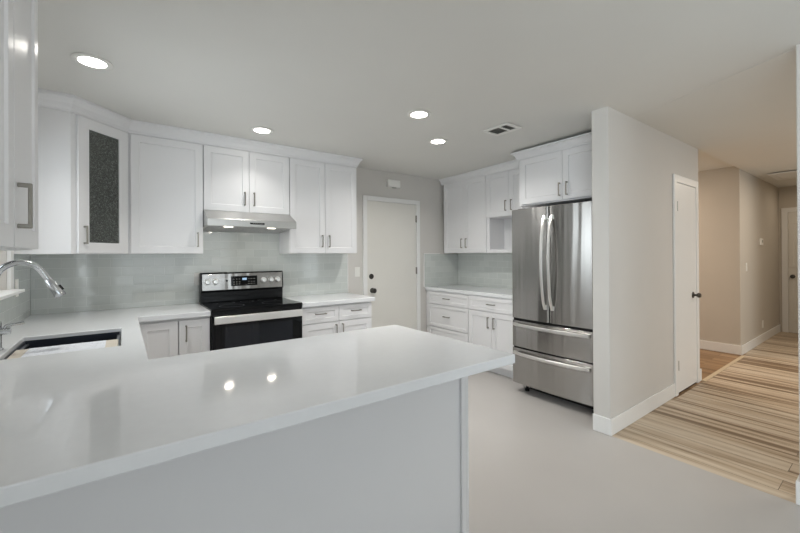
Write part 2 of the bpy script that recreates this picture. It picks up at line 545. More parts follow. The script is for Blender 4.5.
# wall behind the camera with added, unseen glass door and window openings
mb = MB()
for x0, x1, z0, z1 in ((-.56, -.15, 0, 2.6), (-.15, 2.45, 2.1, 2.6), (2.45, 4.4, 0, 2.6), (4.4, 7.0, 0, .5), (4.4, 7.0, 2.1, 2.6), (7.0, 7.1, 0, 2.6)):
    mb.box(x0, x1, -3.3, -3.18, z0, z1)
struct('wall_behind', mb, M['wall'])
def glazing(name, x0, x1, z0, z1, n):
    e = tag(empty(name, (x0, -3.24, z0)), kind='structure')
    mb = MB(); wd = .05
    mb.box(x0+.003, x1-.003, -3.26, -3.21, z0+.002, z0+wd); mb.box(x0+.003, x1-.003, -3.26, -3.21, z1-wd, z1-.003)
    for i in range(n+1):
        xx = x0 + .003 + (x1-x0-wd-.006)*i/n
        mb.box(xx, xx+wd, -3.258, -3.212, z0+wd, z1-wd)
    mb.build('window_frame', M['trim'], e, bevel=.003)
    mb = MB(); mb.box(x0+.02, x1-.02, -3.237, -3.233, z0+.03, z1-.03)
    mb.build('glass_pane', M['glass'], e)
glazing('added_window_2', -.15, 2.45, .0, 2.1, 2)  # added unseen glass door for the stand-in daylight
glazing('added_window_3', 4.4, 7.0, .5, 2.1, 3)  # added unseen window for the living side stand-in daylight

# backsplashes are parts of their walls
hz = .9145
mb = MB(); mb.box(XL+.009, 2.131, YB-.008, YB+.001, hz, 1.60)
mb.build('backsplash', M['tileX'], wb)
mb = MB(); mb.box(3.316, XR-.009, YB-.008, YB+.001, hz, 1.36)
mb.build('backsplash', M['tileX'], wb)
mb = MB(); mb.box(2.132, 2.141, YB-.011, YB+.001, hz, 1.365); mb.box(3.306, 3.315, YB-.011, YB+.001, hz, 1.367); mb.box(3.306, 3.60, YB-.011, YB+.001, 1.361, 1.369)
mb.build('tile_edge_trim', M['trim'], wb)
mb = MB(); mb.box(XR-.008, XR+.001, 2.43, YB-.001, hz, 1.40)
mb.build('backsplash', M['tileY'], wr)
mb = MB(); mb.box(XL-.001, XL+.008, .9, YB-.001, hz, WZ0-.03); mb.box(XL-.001, XL+.008, 3.325, YB-.001, WZ0-.03, 1.40)
mb.build('backsplash', M['tileY'], wl)

# sink window
e = tag(empty('window_1', (XL, 2.6, WZ0)), kind='structure')
mb = MB()
cx0, cx1 = XL+.0005, XL+.02
mb.box(cx0, cx1, WY1+.002, WY1+.072, WZ0, WZ1+.07); mb.box(cx0, cx1, WY0-.07, WY0-.002, WZ0, WZ1+.07)
mb.box(cx0, cx1, WY0-.07, WY1+.072, WZ1+.002, WZ1+.07)
mb.build('window_casing', M['trim'], e, bevel=.003)
mb = MB()
fx0, fx1 = XL-.10, XL-.05
for y0, y1, z0, z1 in ((WY0+.002, WY1-.002, WZ0+.003, WZ0+.05), (WY0+.002, WY1-.002, WZ1-.05, WZ1-.002), (WY0+.002, WY0+.05, WZ0+.05, WZ1-.05), (WY1-.05, WY1-.002, WZ0+.05, WZ1-.05), ((WY0+WY1)/2-.02, (WY0+WY1)/2+.02, WZ0+.05, WZ1-.05)):
    mb.box(fx0, fx1, y0, y1, z0, z1)
mb.build('window_frame', M['trim'], e, bevel=.003)
mb = MB(); mb.box(XL-.077, XL-.073, WY0+.03, WY1-.03, WZ0+.03, WZ1-.03)
mb.build('glass_pane', M['glass'], e)
mb = MB(); mb.box(XL-.048, XL+.0085, WY0+.004, WY1-.004, WZ0-.016, WZ0+.003); mb.box(XL+.0085, XL+.075, WY0-.09, WY1+.03, WZ0-.016, WZ0+.003)
mb.build('window_sill', M['trim'], e, bevel=.003)

e = tag(empty('added_window_4', (XL, -1.15, .85)), kind='structure')  # added window out of view, holds the side light
mb = MB()
for y0, y1, z0, z1 in ((-2.047, -.253, .853, .90), (-2.047, -.253, 2.10, 2.147), (-2.047, -2.0, .90, 2.10), (-.30, -.253, .90, 2.10), (-1.17, -1.13, .90, 2.10)):
    mb.box(fx0, fx1, y0, y1, z0, z1)
mb.build('window_frame', M['trim'], e, bevel=.003)
mb = MB(); mb.box(XL-.077, XL-.073, -2.02, -.28, .88, 2.12)
mb.build('glass_pane', M['glass'], e)

# ------------------------------------------------------------------ doors of the setting
def casing(mb, T, a0, a1, ztop, wd=.06, th=.018):
    mb.tbox(T, a0, a0+wd, .0006, th, .001, ztop); mb.tbox(T, a1-wd, a1, .0006, th, .001, ztop)
    mb.tbox(T, a0+wd, a1-wd, .0006, th, ztop-wd, ztop)
    return mb

def knobset(T, a, z, n, parent, m, name='door_knob', r=.026):
    c0 = T(a, n, z); nn = T(a, n+1, z) - c0
    MB().lathe(c0, nn, [(.032, 0), (.032, .004), (.026, .009), (.011, .012), (.010, .03), (.018, .036), (r, .047), (r*.98, .058), (r*.7, .067), (.001, .069)], 24).build(name, m, parent, smooth=True)

# back door
e = tag(empty('door_1', (2.8, YB, 0)), kind='structure')
T = frame((0, YB, 0), (1, 0, 0), (0, -1, 0))
casing(MB(), T, 2.346, 3.236, 2.078, .057).build('door_casing', M['trim'], e, bevel=.004)
mb = MB(); mb.tbox(T, 2.406, 3.176, .0006, .008, .008, 2.018)
mb.build('door_slab', M['door'], e, bevel=.002)
c0 = T(2.462, .008, 1.088)
MB().lathe(c0, (0, -1, 0), [(.033, 0), (.033, .006), (.028, .012), (.014, .014), (.013, .022), (.001, .023)], 28).build('deadbolt', M['dark_nickel'], e, smooth=True, label='dark nickel deadbolt')
knobset(T, 2.474, .915, .008, e, M['dark_nickel'], r=.03)
for z in (1.83, 1.14, .25):
    mb = MB(); mb.tbox(T, 3.162, 3.178, .0082, .012, z-.045, z+.045); mb.tube([T(3.178, .014, z-.047), T(3.178, .014, z+.047)], .005, 10)
    mb.build('hinge', M['nickel'], e)

# closet door in the partition
e = tag(empty('door_2', (4.5, YS, 0)), kind='structure')
T = frame((0, YS, 0), (1, 0, 0), (0, -1, 0))
casing(MB(), T, 4.185, 4.865, 2.10, .07).build('door_casing', M['trim'], e, bevel=.004)
mb = MB(); mb.tbox(T, 4.258, 4.792, .0006, .012, .018, 2.027)
mb.build('door_slab', M['trim'], e, bevel=.002)
mb = MB(); mb.tbox(T, 4.256, 4.794, .0006, .003, .001, .017)  # black strip painted for the shade below the door
mb.build('bottom_gap_shade', M['gap'], e)
knobset(T, 4.685, .925, .012, e, M['dark_nickel'], r=.025)
for z in (1.80, .28):
    mb = MB(); mb.tbox(T, 4.259, 4.272, .0122, .0145, z-.045, z+.045); mb.tube([T(4.258, .016, z-.047), T(4.258, .016, z+.047)], .005, 10)
    mb.build('hinge', M['nickel'], e)

# door at the end of the hall
e = tag(empty('door_3', (9.07, .8, 0)), kind='structure')
T = frame((9.07, 0, 0), (0, -1, 0), (-1, 0, 0))
casing(MB(), T, -1.29, -.36, 2.11, .075).build('door_casing', M['trim'], e, bevel=.004)
mb = MB()
mb.tbox(T, -1.213, -.437, .0006, .004, .008, 2.033)
for a0, a1 in ((-1.20, -.85), (-.80, -.45)):
    for z0, z1 in ((.2, .95), (1.1, 1.9)):
        shaker(mb, T, a0, a1, z0, z1, .010, .05, .007, n0=.0041)
mb.build('door_slab', M['door'], e, bevel=.002)
knobset(T, -1.16, .95, .0142, e, M['dark_nickel'])

# baseboards
BH, BT = .125, .013
def base(name, mbs): 
    mb = MB()
    for b in mbs: mb.box(*b)
    return struct(name, mb, M['trim'], bevel=.004)
base('baseboard_partition', [(XS-BT, XS-.0005, YS-BT, YS+.1245, .001, BH), (XS-.0005, 4.184, YS-BT, YS-.0005, .001, BH)])
base('baseboard_partition_end', [(4.866, 4.93+BT, YS-BT, YS-.0005, .001, BH), (4.9305, 4.93+BT, YS-.0005, YS+.125, .001, BH)])
base('baseboard_hall', [(6.573-BT, 9.069, YS-BT, YS-.0005, .001, BH), (6.573-BT, 6.5725, YS-.0005, 3.93, .001, BH)])
base('baseboard_near_right', [(XS-BT, XS-.0005, -3.17, .355+BT, .001, BH), (XS-.0005, XS+.12, .3555, .355+BT, .001, BH)])
base('baseboard_behind', [(-.54, -.17, -3.179, -3.166, .001, BH), (2.47, 2.895, -3.179, -3.166, .001, BH)])

# ------------------------------------------------------------------ cabinets
def carcass(mb, T, a0, a1, d, z0, z1): return mb.tbox(T, a0, a1, -d, 0, z0, z1)

G = .0004
def upper(name_label, T, loc, a0, a1, z0, z1, depth, doors, dz0=None, dz1=None, handles=True, cat='cabinet'):
    """wall cabinet; doors: list of (a0, a1, handle_a or None, handle_z)."""
    e = thing('wall_cabinet', loc, name_label, cat)
    carcass(MB(), T, a0+G, a1-G, depth, z0, z1).build('body', M['cab'], e, bevel=.001)
    for d0, d1, ha, hzz in doors:
        d = shaker(MB(), T, d0, d1, dz0 if dz0 else z0+.004, dz1).build('door', M['cab'], e, bevel=.0012)
        if ha is not None: pull(T, ha, hzz, .02, d)
    return e

YU = 3.634           # carcass front, doors stand 20 mm proud at 3.614
CT = 2.404
TB = frame((0, YU, 0), (1, 0, 0), (0, -1, 0))
DT = 2.312
# single door beside the corner cabinet
upper('white wall cabinet with one wide door between glass corner cabinet and range hood', TB, (.31, 3.93, 1.37),
      .0355, .566, 1.37, CT, YB-YU-.0005, [(.056, .562, .522, 1.49)], dz1=DT)
upper('short white two-door wall cabinet above the stainless range hood', TB, (.946, 3.93, 1.745),
      .566, 1.326, 1.748, CT, YB-YU-.0005, [(.57, .9445, .905, 1.872), (.9475, 1.322, .987, 1.872)], dz1=DT)
upper('tall white two-door wall cabinet between range hood and back door', TB, (1.705, 3.93, 1.37),
      1.326, 2.084, 1.37, CT, YB-YU-.0005, [(1.33, 1.7035, 1.668, 1.497), (1.7065, 2.08, 1.747, 1.497)], dz1=DT)

# glass corner cabinet
def corner_cabinet():
    e = thing('corner_wall_cabinet', (-.4, 3.75, 1.37), 'white diagonal corner wall cabinet with dark glass door', 'cabinet')
    x0, y1 = XL+.0005, YB-.0085
    P0, P1 = Vector((-.261, 3.334)), Vector((.034, 3.629))
    mb = MB()
    t = .018
    # side, back and end panels, top and bottom: an open-fronted box
    mb.prism([(x0+.009, 3.3225), (-.2735, 3.3225), (-.2560, 3.3405), (x0+.009, 3.3405)], 1.37, CT)
    mb.box(x0+.009, x0+.009+t, 3.322+t, y1, 1.37, CT)
    mb.box(x0+.009+t, .034, y1-t, y1, 1.37, CT)
    mb.box(.034-t, .034, P1.y+.012, y1-t, 1.37, CT)
    mb.build('body', M['cab'], e, bevel=.001)
    inner = [(x0+.03, 3.3535), (P0.x-.012, 3.3535), (.015, P1.y+.01), (.015, y1-.02), (x0+.03, y1-.02)]
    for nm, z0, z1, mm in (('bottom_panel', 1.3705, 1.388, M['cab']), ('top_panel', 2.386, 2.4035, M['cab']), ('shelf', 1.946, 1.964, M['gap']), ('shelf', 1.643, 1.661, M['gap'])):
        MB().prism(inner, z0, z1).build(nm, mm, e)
    mb = MB(); mb.box(x0+.028, x0+.0295, 3.342, y1-.021, 1.389, 2.385); mb.box(x0+.03, .014, y1-.021, y1-.0195, 1.389, 2.385)
    mb.build('lining', M['cabin'], e)
    A_ = (P1-P0).normalized()
    L = (P1-P0).length
    T = frame((P0.x, P0.y, 0), (A_.x, A_.y, 0), (A_.y, -A_.x, 0))
    mb = MB()
    mb.tbox(T, .008, .03, -.018, 0, 1.37, CT); mb.tbox(T, L-.02, L, -.018, 0, 1.37, CT)
    mb.tbox(T, .03, L-.02, -.018, 0, 1.37, 1.388); mb.tbox(T, .03, L-.02, -.018, 0, 2.30, CT)
    mb.build('face_frame', M['cab'], e, bevel=.001)
    d = shaker(MB(), T, .018, L-.012, 1.374, DT, rail=.075, hole=True).build('door', M['cab'], e, bevel=.0012)
    mb = MB(); mb.tbox(T, .018+.07, L-.012-.07, .008, .012, 1.374+.07, DT-.07)
    mb.build('glass_pane', M['seeded'], d, label='dark textured glass pane')
    pull(T, .055, 1.50, .02, d)
corner_cabinet()

# cabinets on the sink wall, nearest the camera
TL = frame((-.25, 0, 0), (0, 1, 0), (1, 0, 0))
upper('white wall cabinet with bar handle between sink window and nearest cabinet', TL, (-.4, 1.6, 1.372),
      1.418, 1.78, 1.372, CT, -.25-XL-.0005, [(1.421, 1.772, 1.452, 1.492)], dz1=DT)
upper('white wall cabinet nearest the camera, beside the one with the bar handle', TL, (-.4, 1.2, 1.372),
      .95, 1.4175, 1.372, CT, -.25-XL-.0005, [(.953, 1.411, .99, 1.492)], dz1=DT)

# fridge side of the room
XRU = 3.655
TR = frame((XRU, 0, 0), (0, 1, 0), (-1, 0, 0))
upper('tall white two-door wall cabinet over the counter beside the back door', TR, (3.8, 3.5, 1.37),
      3.117, 3.90, 1.37, CT, XR-XRU-.0085, [(3.121, 3.487, 3.449, 1.50), (3.490, 3.875, 3.528, 1.50)], dz1=2.325)
e = upper('short white two-door wall cabinet over an open niche beside the fridge', TR, (3.8, 2.8, 1.37),
          2.43, 3.117, 1.80, CT, XR-XRU-.0085, [(2.434, 2.7715, 2.732, 1.925), (2.7745, 3.113, 2.813, 1.925)], dz1=2.325)
mb = MB()
mb.tbox(TR, 3.075, 3.1165, -.296, 0, 1.37, 1.7995); mb.tbox(TR, 2.4304, 2.448, -.296, 0, 1.37, 1.7995)
mb.tbox(TR, 2.4485, 3.0745, -.296, -.278, 1.412, 1.7995)
mb.build('niche_panel', M['cab'], e, bevel=.001)
mb = MB(); mb.tbox(TR, 2.4485, 3.0745, -.296, 0, 1.37, 1.4115)
mb.build('niche_shelf', M['cab'], e, bevel=.001)

XRF = 3.353
TF = frame((XRF, 0, 0), (0, 1, 0), (-1, 0, 0))
e = upper('deep white two-door cabinet above the stainless refrigerator', TF, (3.6, 1.93, 1.844),
          1.452, 2.427, 1.850, CT-.004, XR-XRF-.0005, [(1.482, 1.9315, 1.885, 1.962), (1.9345, 2.392, 1.958, 1.962)], dz0=1.864, dz1=2.325)

# crown mouldings (one continuous run each)
def sweep(path, prof, follow=True):
    """path: 2-D points, outward to the right of travel; prof: (out, z)."""
    pts = [Vector(p) for p in path]
    rings = []
    for i, p in enumerate(pts):
        d0 = (pts[i]-pts[i-1]).normalized() if i else None
        d1 = (pts[i+1]-pts[i]).normalized() if i < len(pts)-1 else None
        n0 = Vector((d0.y, -d0.x)) if d0 else None
        n1 = Vector((d1.y, -d1.x)) if d1 else None
        if n0 is None: m_ = n1
        elif n1 is None: m_ = n0
        else:
            m_ = (n0+n1); m_ = m_/(m_.dot(n0))
        rings.append([(p.x+m_.x*o, p.y+m_.y*o, z if z < 2.4 or not follow else czk(p.y+m_.y*o)-.0008) for o, z in prof])
    mb = MB(); mb.loft(rings)
    return mb
def crown_prof(zt, zb, out=.055):
    H = zt-zb
    return [(0.0006, zb), (.010, zb), (.012, zb+.14*H), (.020, zb+.26*H), (.028, zb+.52*H), (.044, zb+.78*H), (out-.004, zb+.84*H), (out, zb+.88*H), (out, zt), (0.0006, zt)]
s45 = .02
o = sweep([(XL+.001, 3.3215), (-.2735, 3.3215), (.0385, 3.6335), (2.0845, 3.6335), (2.0845, YB-.001)], crown_prof(2.4085, 2.318)).build('crown_molding', M['cab'])
tag(o, 'white crown molding along the cabinets over sink corner and range', 'molding')
o = sweep([(XRU-.0005, YB-.001), (XRU-.0005, 2.4285)], crown_prof(2.4085, 2.331)).build('crown_molding', M['cab'])
tag(o, 'white crown molding on the shallow cabinets between back door and fridge cabinet', 'molding')
o = sweep([(XRU-.06, 2.4275), (XRF-.0005, 2.4275), (XRF-.0005, 1.4505)], crown_prof(2.412, 2.331, .062), False).build('crown_molding', M['cab'])
tag(o, 'white crown molding on the deep cabinet over the fridge', 'molding')

# base cabinets
CTZ0, CTZ = .874, .914
def base_cab(label, T, loc, a0, a1, depth, fronts, left_fill=0, right_fill=0):
    """fronts: list of (kind, a0, a1, z0, z1, handle (a, z, vertical) or None)."""
    e = thing('base_cabinet', loc, label, 'cabinet')
    carcass(MB(), T, a0+G, a1-G, depth, .10, CTZ0-.0005).build('body', M['cab'], e, bevel=.001)
    mb = MB(); mb.tbox(T, a0+G, a1-G, -depth, -.07, .001, .0995)
    mb.build('toe_kick', M['cab'], e)
    for kind, d0, d1, z0, z1, hd in fronts:
        d = shaker(MB(), T, d0, d1, z0, z1, rail=.057 if kind == 'door' else .04).build(kind, M['cab'], e, bevel=.0012)
        if hd: pull(T, hd[0], hd[1], .02, d, hd[2], L=.11 if not hd[2] else .125)
    return e
YC = 3.338
TC = frame((0, YC, 0), (1, 0, 0), (0, -1, 0))
DB = YB-YC-.009
base_cab('white corner base cabinet with plain front between sink counter and narrow cabinet', TC, (.2, 3.6, 0), .085, .345, DB, [('door', .092, .342, .11, .855, None)])
base_cab('narrow white base cabinet with vertical handle touching the range', TC, (.45, 3.6, 0), .345, .566, DB, [('door', .349, .561, .11, .855, (.396, .755, True))])
base_cab('white base cabinet with two drawers over two doors between range and back door', TC, (1.7, 3.6, 0), 1.326, 2.086, DB,
         [('drawer', 1.33, 1.704, .712, .86, (1.512, .797, False)), ('drawer', 1.708, 2.082, .712, .86, (1.895, .797, False)),
          ('door', 1.33, 1.704, .11, .704, (1.672, .62, True)), ('door', 1.708, 2.082, .11, .704, (1.742, .62, True))])
TSK = frame((.034, 0, 0), (0, 1, 0), (1, 0, 0))
base_cab('white base cabinet under the sink facing the range', TSK, (-.2, 2.6, 0), 2.895, 3.3, .58, [('door', 2.90, 3.29, .11, .855, (2.94, .77, True))])
e = thing('sink_base_cabinet', (-.2, 2.4, 0), 'white two-door cabinet around the sink bowl below the counter', 'cabinet')
mb = MB()
mb.tbox(TSK, 1.925, 1.943, -.58, 0, .10, .8735); mb.tbox(TSK, 2.876, 2.8945, -.58, 0, .10, .8735)
mb.tbox(TSK, 1.9435, 2.8755, -.58, 0, .10, .118); mb.tbox(TSK, 1.9435, 2.8755, -.58, -.562, .1185, .8735); mb.tbox(TSK, 1.9435, 2.8755, -.018, 0, .1185, .8735)
mb.build('body', M['cab'], e, bevel=.001)
mb = MB(); mb.tbox(TSK, 1.925, 2.8945, -.58, -.07, .001, .0995); mb.build('toe_kick', M['cab'], e)
for a0, a1, ha in ((1.93, 2.408, 2.37), (2.412, 2.89, 2.45)):
    d = shaker(MB(), TSK, a0, a1, .11, .855).build('door', M['cab'], e, bevel=.0012)
    pull(TSK, ha, .77, .02, d)

XC = 3.345
TRB = frame((XC, 0, 0), (0, 1, 0), (-1, 0, 0))
DR = XR-XC-.009
base_cab('white base cabinet with three stacked drawers next to the back door', TRB, (3.6, 3.5, 0), 3.135, YB-.009, DR,
         [('drawer', 3.14, 3.865, .705, .86, (3.503, .786, False)), ('drawer', 3.14, 3.865, .405, .697, (3.503, .555, False)), ('drawer', 3.14, 3.865, .11, .397, (3.503, .27, False))])
base_cab('white base cabinet with one drawer over two doors next to the refrigerator', TRB, (3.6, 2.78, 0), 2.43, 3.135, DR,
         [('drawer', 2.436, 3.13, .705, .86, (2.783, .786, False)), ('door', 2.436, 2.781, .11, .697, (2.742, .58, True)), ('door', 2.785, 3.13, .11, .697, (2.823, .58, True))])

# peninsula base
e = thing('peninsula_base', (.4, 1.6, 0), 'white panelled base carrying the peninsula countertop', 'cabinet')
mb = MB(); mb.box(XL+.001, 1.325, 1.282, 1.88, .001, CTZ0-.0005)
mb.build('body', M['cab'], e, bevel=.001)
mb = MB(); mb.box(1.3255, 1.343, 1.268, 1.88, .001, CTZ0-.0005)
mb.build('end_panel', M['cab'], e, bevel=.0015)
mb = MB(); mb.box(1.297, 1.325, 1.268, 1.2815, .001, CTZ0-.0005)
mb.build('corner_strip', M['cab'], e, bevel=.0015)
TP = frame((0, 1.88, 0), (-1, 0, 0), (0, 1, 0))
for a0, a1 in ((-1.32, -.91), (-.905, -.495), (-.49, -.12)):
    d = shaker(MB(), TP, a0, a1, .11, .70).build('door', M['cab'], e, bevel=.0012)
    pull(TP, a1-.04, .62, .02, d)
    d = shaker(MB(), TP, a0, a1, .708, .86, rail=.04).build('drawer', M['cab'], e, bevel=.0012)
    pull(TP, (a0+a1)/2, .785, .02, d, False)

# ------------------------------------------------------------------ countertops
def slab(xs, ys, inside, z0, z1):
    mb = MB(); bm = mb.bm
    V = {}
    def vert(x, y, z):
        k = (round(x, 5), round(y, 5), z)
        if k not in V: V[k] = bm.verts.new((x, y, z))
        return V[k]
    nx, ny = len(xs)-1, len(ys)-1
    ok = lambda i, j: 0 <= i < nx and 0 <= j < ny and inside((xs[i]+xs[i+1])/2, (ys[j]+ys[j+1])/2)
    for i in range(nx):
        for j in range(ny):
            if not ok(i, j): continue
            c = [(xs[i], ys[j]), (xs[i+1], ys[j]), (xs[i+1], ys[j+1]), (xs[i], ys[j+1])]
            bm.faces.new([vert(x, y, z1) for x, y in c]); bm.faces.new([vert(x, y, z0) for x, y in c[::-1]])
            for (p, q), (di, dj) in zip(((0, 1), (1, 2), (2, 3), (3, 0)), ((0, -1), (1, 0), (0, 1), (-1, 0))):
                if not ok(i+di, j+dj):
                    bm.faces.new([vert(*c[p], z0), vert(*c[q], z0), vert(*c[q], z1), vert(*c[p], z1)])
    return mb
SX0, SX1, SY0, SY1 = -.432, -.005, 2.298, 2.868
x0 = XL+.0008
def U(x, y):
    if SX0 < x < SX1 and SY0 < y < SY1: return False
    if y < 1.916: return x < 1.381
    if y < 3.294: return x < .09
    return x < .566
o = slab([x0, SX0, SX1, .09, .566, 1.381], [1.024, 1.916, SY0, SY1, 3.294, YB-.0088], U, CTZ0, CTZ).build('countertop', M['quartz'], bevel=.004)
tag(o, 'white quartz countertop of the peninsula running round past the sink to the range', 'countertop')
mb = MB(); mb.box(1.326, 2.112, 3.294, YB-.0088, CTZ0, CTZ)
tag(mb.build('countertop', M['quartz'], bevel=.004), 'short white quartz countertop between the range and the back door', 'countertop')
mb = MB(); mb.box(3.3235, XR-.0088, 2.43, YB-.0088, CTZ0, CTZ)
tag(mb.build('countertop', M['quartz'], bevel=.004), 'white quartz countertop between the back door and the refrigerator', 'countertop')

# ------------------------------------------------------------------ sink, board, paper, faucet
e = thing('sink', (-.22, 2.58, .65), 'dark undermount sink bowl in the white countertop', 'sink')
mb = MB(); t = .006; z0 = .655
ox0, ox1, oy0, oy1 = SX0+.0025, SX1-.0025, SY0+.0025, SY1-.0025
mb.box(ox0, ox1, oy0, oy1, z0-t, z0)
mb.box(ox0, ox0+t, oy0, oy1, z0, .893); mb.box(ox1-t, ox1, oy0, oy1, z0, .893)
mb.box(ox0+t, ox1-t, oy0, oy0+t, z0, .893); mb.box(ox0+t, ox1-t, oy1-t, oy1, z0, .893)
bowl = mb.build('bowl', M['sinkmat'], e)
for lx0, lx1 in ((ox0+t, ox0+t+.014), (ox1-t-.012, ox1-t)):
    MB().box(lx0, lx1, oy0+t, oy1-t, .866, .875).build('ledge', M['sinkrim'], e, label='steel ledge inside the bowl')
MB().lathe((-.22, 2.6, z0), (0, 0, 1), [(.045, .0005), (.045, .003), (.03, .004), (.001, .002)], 24).build('drain', M['sinkrim'], e, smooth=True)
mb = MB(); mb.box(SX0+.012, SX1-.012, SY0+.012, 2.612, .8756, .893)
tag(mb.build('cutting_board', M['bamboo'], bevel=.003), 'pale wooden board laid across the front half of the sink', 'board')
mb = MB(); mb.box(-.372, -.07, SY0+.016, 2.608, .8935, .8943)
tag(mb.build('paper_sheet', M['paper']), 'white printed paper sheet lying on the board in the sink', 'paper')

e = thing('faucet', (-.47, 2.59, CTZ), 'brushed steel gooseneck pull-down kitchen faucet behind the sink', 'faucet')
fx, fy = -.478, 2.54
MB().lathe((fx, fy, CTZ+.0003), (0, 0, 1), [(.028, 0), (.028, .006), (.0235, .010), (.0225, .012), (.0225, .125), (.020, .135), (.014, .14)], 28).build('base', M['faucet'], e, smooth=True)
path = [(fx, fy, 1.05), (fx, fy, 1.15), (fx, fy, 1.238)]
r = .086
for i in range(1, 16):
    a = math.pi - i*(math.pi-math.radians(28))/15
    path.append((fx+r+r*math.cos(a), fy, 1.238+r*math.sin(a)))
pe = Vector(path[-1]); dr = Vector((math.sin(math.radians(28)), 0, -math.cos(math.radians(28))))
path.append(tuple(pe+dr*.045))
MB().tube(path, .0138, 18).build('spout', M['faucet'], e, smooth=True)
hd = MB().tube([pe+dr*.0455, pe+dr*.05, pe+dr*.10, pe+dr*.137, pe+dr*.143], [.0145, .017, .022, .026, .023], 20).build('spray_head', M['faucet'], e, smooth=True)
MB().tube([pe+dr*.085+Vector((.0215, -.004, .006)), pe+dr*.112+Vector((.0245, -.004, .006))], [.006, .006], 10).build('button', M['black'], hd, smooth=True, label='black spray button')
mb = MB(); mb.tube([(fx+.018, fy, 1.0), (fx+.052, fy, 1.0)], .016, 18)
lv = mb.build('lever_hub', M['faucet'], e, smooth=True)
MB().tube([(fx+.030, fy, 1.012), (fx+.036, fy, 1.026), (fx+.098, fy-.002, 1.034)], [.0075, .007, .006], 12).build('lever', M['faucet'], lv, smooth=True)

# ------------------------------------------------------------------ range
RX0, RX1, RYF = .569, 1.323, 3.30
e = thing('range', (.946, 3.6, 0), 'freestanding electric range with black glass top and stainless control panel', 'stove')
mb = MB(); mb.box(RX0, RX1, RYF+.03, 3.885, .06, .902)
mb.build('body', M['black'], e, bevel=.002)
mb = MB(); mb.box(RX0, RX1, RYF-.012, 3.83, .9025, .922)
ck = mb.build('cooktop', M['blackglass'], e, bevel=.004)
for bx_, by_, br_ in ((.76, 3.47, .10), (1.13, 3.46, .115), (.76, 3.70, .075), (1.13, 3.70, .085), (.945, 3.70, .06)):
    rings = []
    mb = MB(); n = 40
    for k in range(n):
        a0, a1 = 2*math.pi*k/n, 2*math.pi*(k+1)/n
        mb.quad(*[(bx_+q*math.cos(a), by_+q*math.sin(a), .9223) for q, a in ((br_, a0), (br_, a1), (br_-.003, a1), (br_-.003, a0))])
    mb.build('burner_ring', mat('burner_print', (70, 72, 76), .3, noise=.02) if 'burner_print' not in bpy.data.materials else bpy.data.materials['burner_print'], ck)
mb = MB(); mb.box(RX0+.004, RX1-.004, RYF-.008, RYF+.0295, .868, .902)
mb.build('front_strip', M['black'], e, bevel=.002)
mb = MB(); mb.box(RX0+.003, RX1-.003, RYF-.012, RYF+.0295, .262, .866)
dr_ = mb.build('oven_door', M['blackglass'], e, bevel=.004)
mb = MB(); mb.box(RX0+.095, RX1-.095, RYF-.0132, RYF-.0122, .40, .775)
mb.build('oven_window', M['ovenglass'], dr_)
mb = MB()
mb.box(RX0+.014, RX1-.014, RYF-.056, RYF-.040, .806, .868)
for xx in (RX0+.05, RX1-.08): mb.box(xx, xx+.03, RYF-.041, RYF-.0125, .82, .854)
mb.build('oven_handle', M['steelbright'], dr_, bevel=.006, seg=3, label='wide flat stainless handle')
mb = MB(); mb.box(RX0+.003, RX1-.003, RYF-.010, RYF+.0295, .07, .257)
mb.build('storage_drawer', M['steel'], e, bevel=.004)
for xx in (RX0+.04, RX1-.07):
    for yy in (3.36, 3.82): MB().box(xx, xx+.03, yy, yy+.03, .001, .0595).build('foot', M['black'], e)
# backguard: black shell with slightly tilted stainless fascia
BGY = 3.80
def yz_prism(pts, x0, x1):
    mb = MB(); a = [mb.bm.verts.new((x0, y, z)) for y, z in pts]; b = [mb.bm.verts.new((x1, y, z)) for y, z in pts]
    n = len(pts); mb.bm.faces.new(a); mb.bm.faces.new(b[::-1])
    for i in range(n): mb.bm.faces.new((a[i], a[(i+1) % n], b[(i+1) % n], b[i]))
    return mb
bgd = yz_prism([(BGY+.012, .9225), (BGY+.012, 1.02), (BGY-.006, 1.026), (BGY+.004, 1.19), (BGY+.02, 1.197), (3.895, 1.19), (3.895, .9225)], RX0, RX1).build('backguard', M['black'], e, bevel=.005, seg=3)
T = frame((0, BGY-.006, 0), (1, 0, 0), (0, -1, 0))
def TT(a, n, z): # follows the tilt of the fascia
    return Vector((a, BGY-.006+(z-1.026)*.061-n, z))
mb = MB(); mb.tbox(TT, RX0+.012, RX1-.012, .0004, .004, 1.034, 1.184)
fas = mb.build('control_fascia', M['steel'], bgd, bevel=.002, label='stainless control panel')
mb = MB(); mb.tbox(TT, .825, 1.065, .0044, .0062, 1.065, 1.158)
mb.build('display_window', M['blackglass'], bgd, bevel=.0008)
mb = MB(); mb.tbox(TT, .926, .966, .0063, .0068, 1.119, 1.139)
mb.build('clock_display', M['display'], bgd)
for xx in (.85, .875, .90, .985, 1.01, 1.035):
    for zz in (1.083, 1.103, 1.13): MB().tbox(TT, xx-.006, xx+.006, .0063, .0066, zz-.002, zz+.002).build('key', M['ventdark'], bgd)
mb = MB(); mb.lathe(TT(.788, .0041, 1.118), (0, -1, .06), [(.010, 0), (.010, .0015), (.001, .002)], 16)
mb.build('indicator', M['black'], bgd)
for xx in (.625, .692, 1.126, 1.198, 1.264):
    c0 = TT(xx, .0042, 1.112)
    kb = MB().lathe(c0, (0, -1, .06), [(.027, 0), (.027, .003), (.024, .005), (.0225, .022), (.019, .026), (.001, .027)], 28).build('knob', M['steelbright'], bgd, smooth=True)

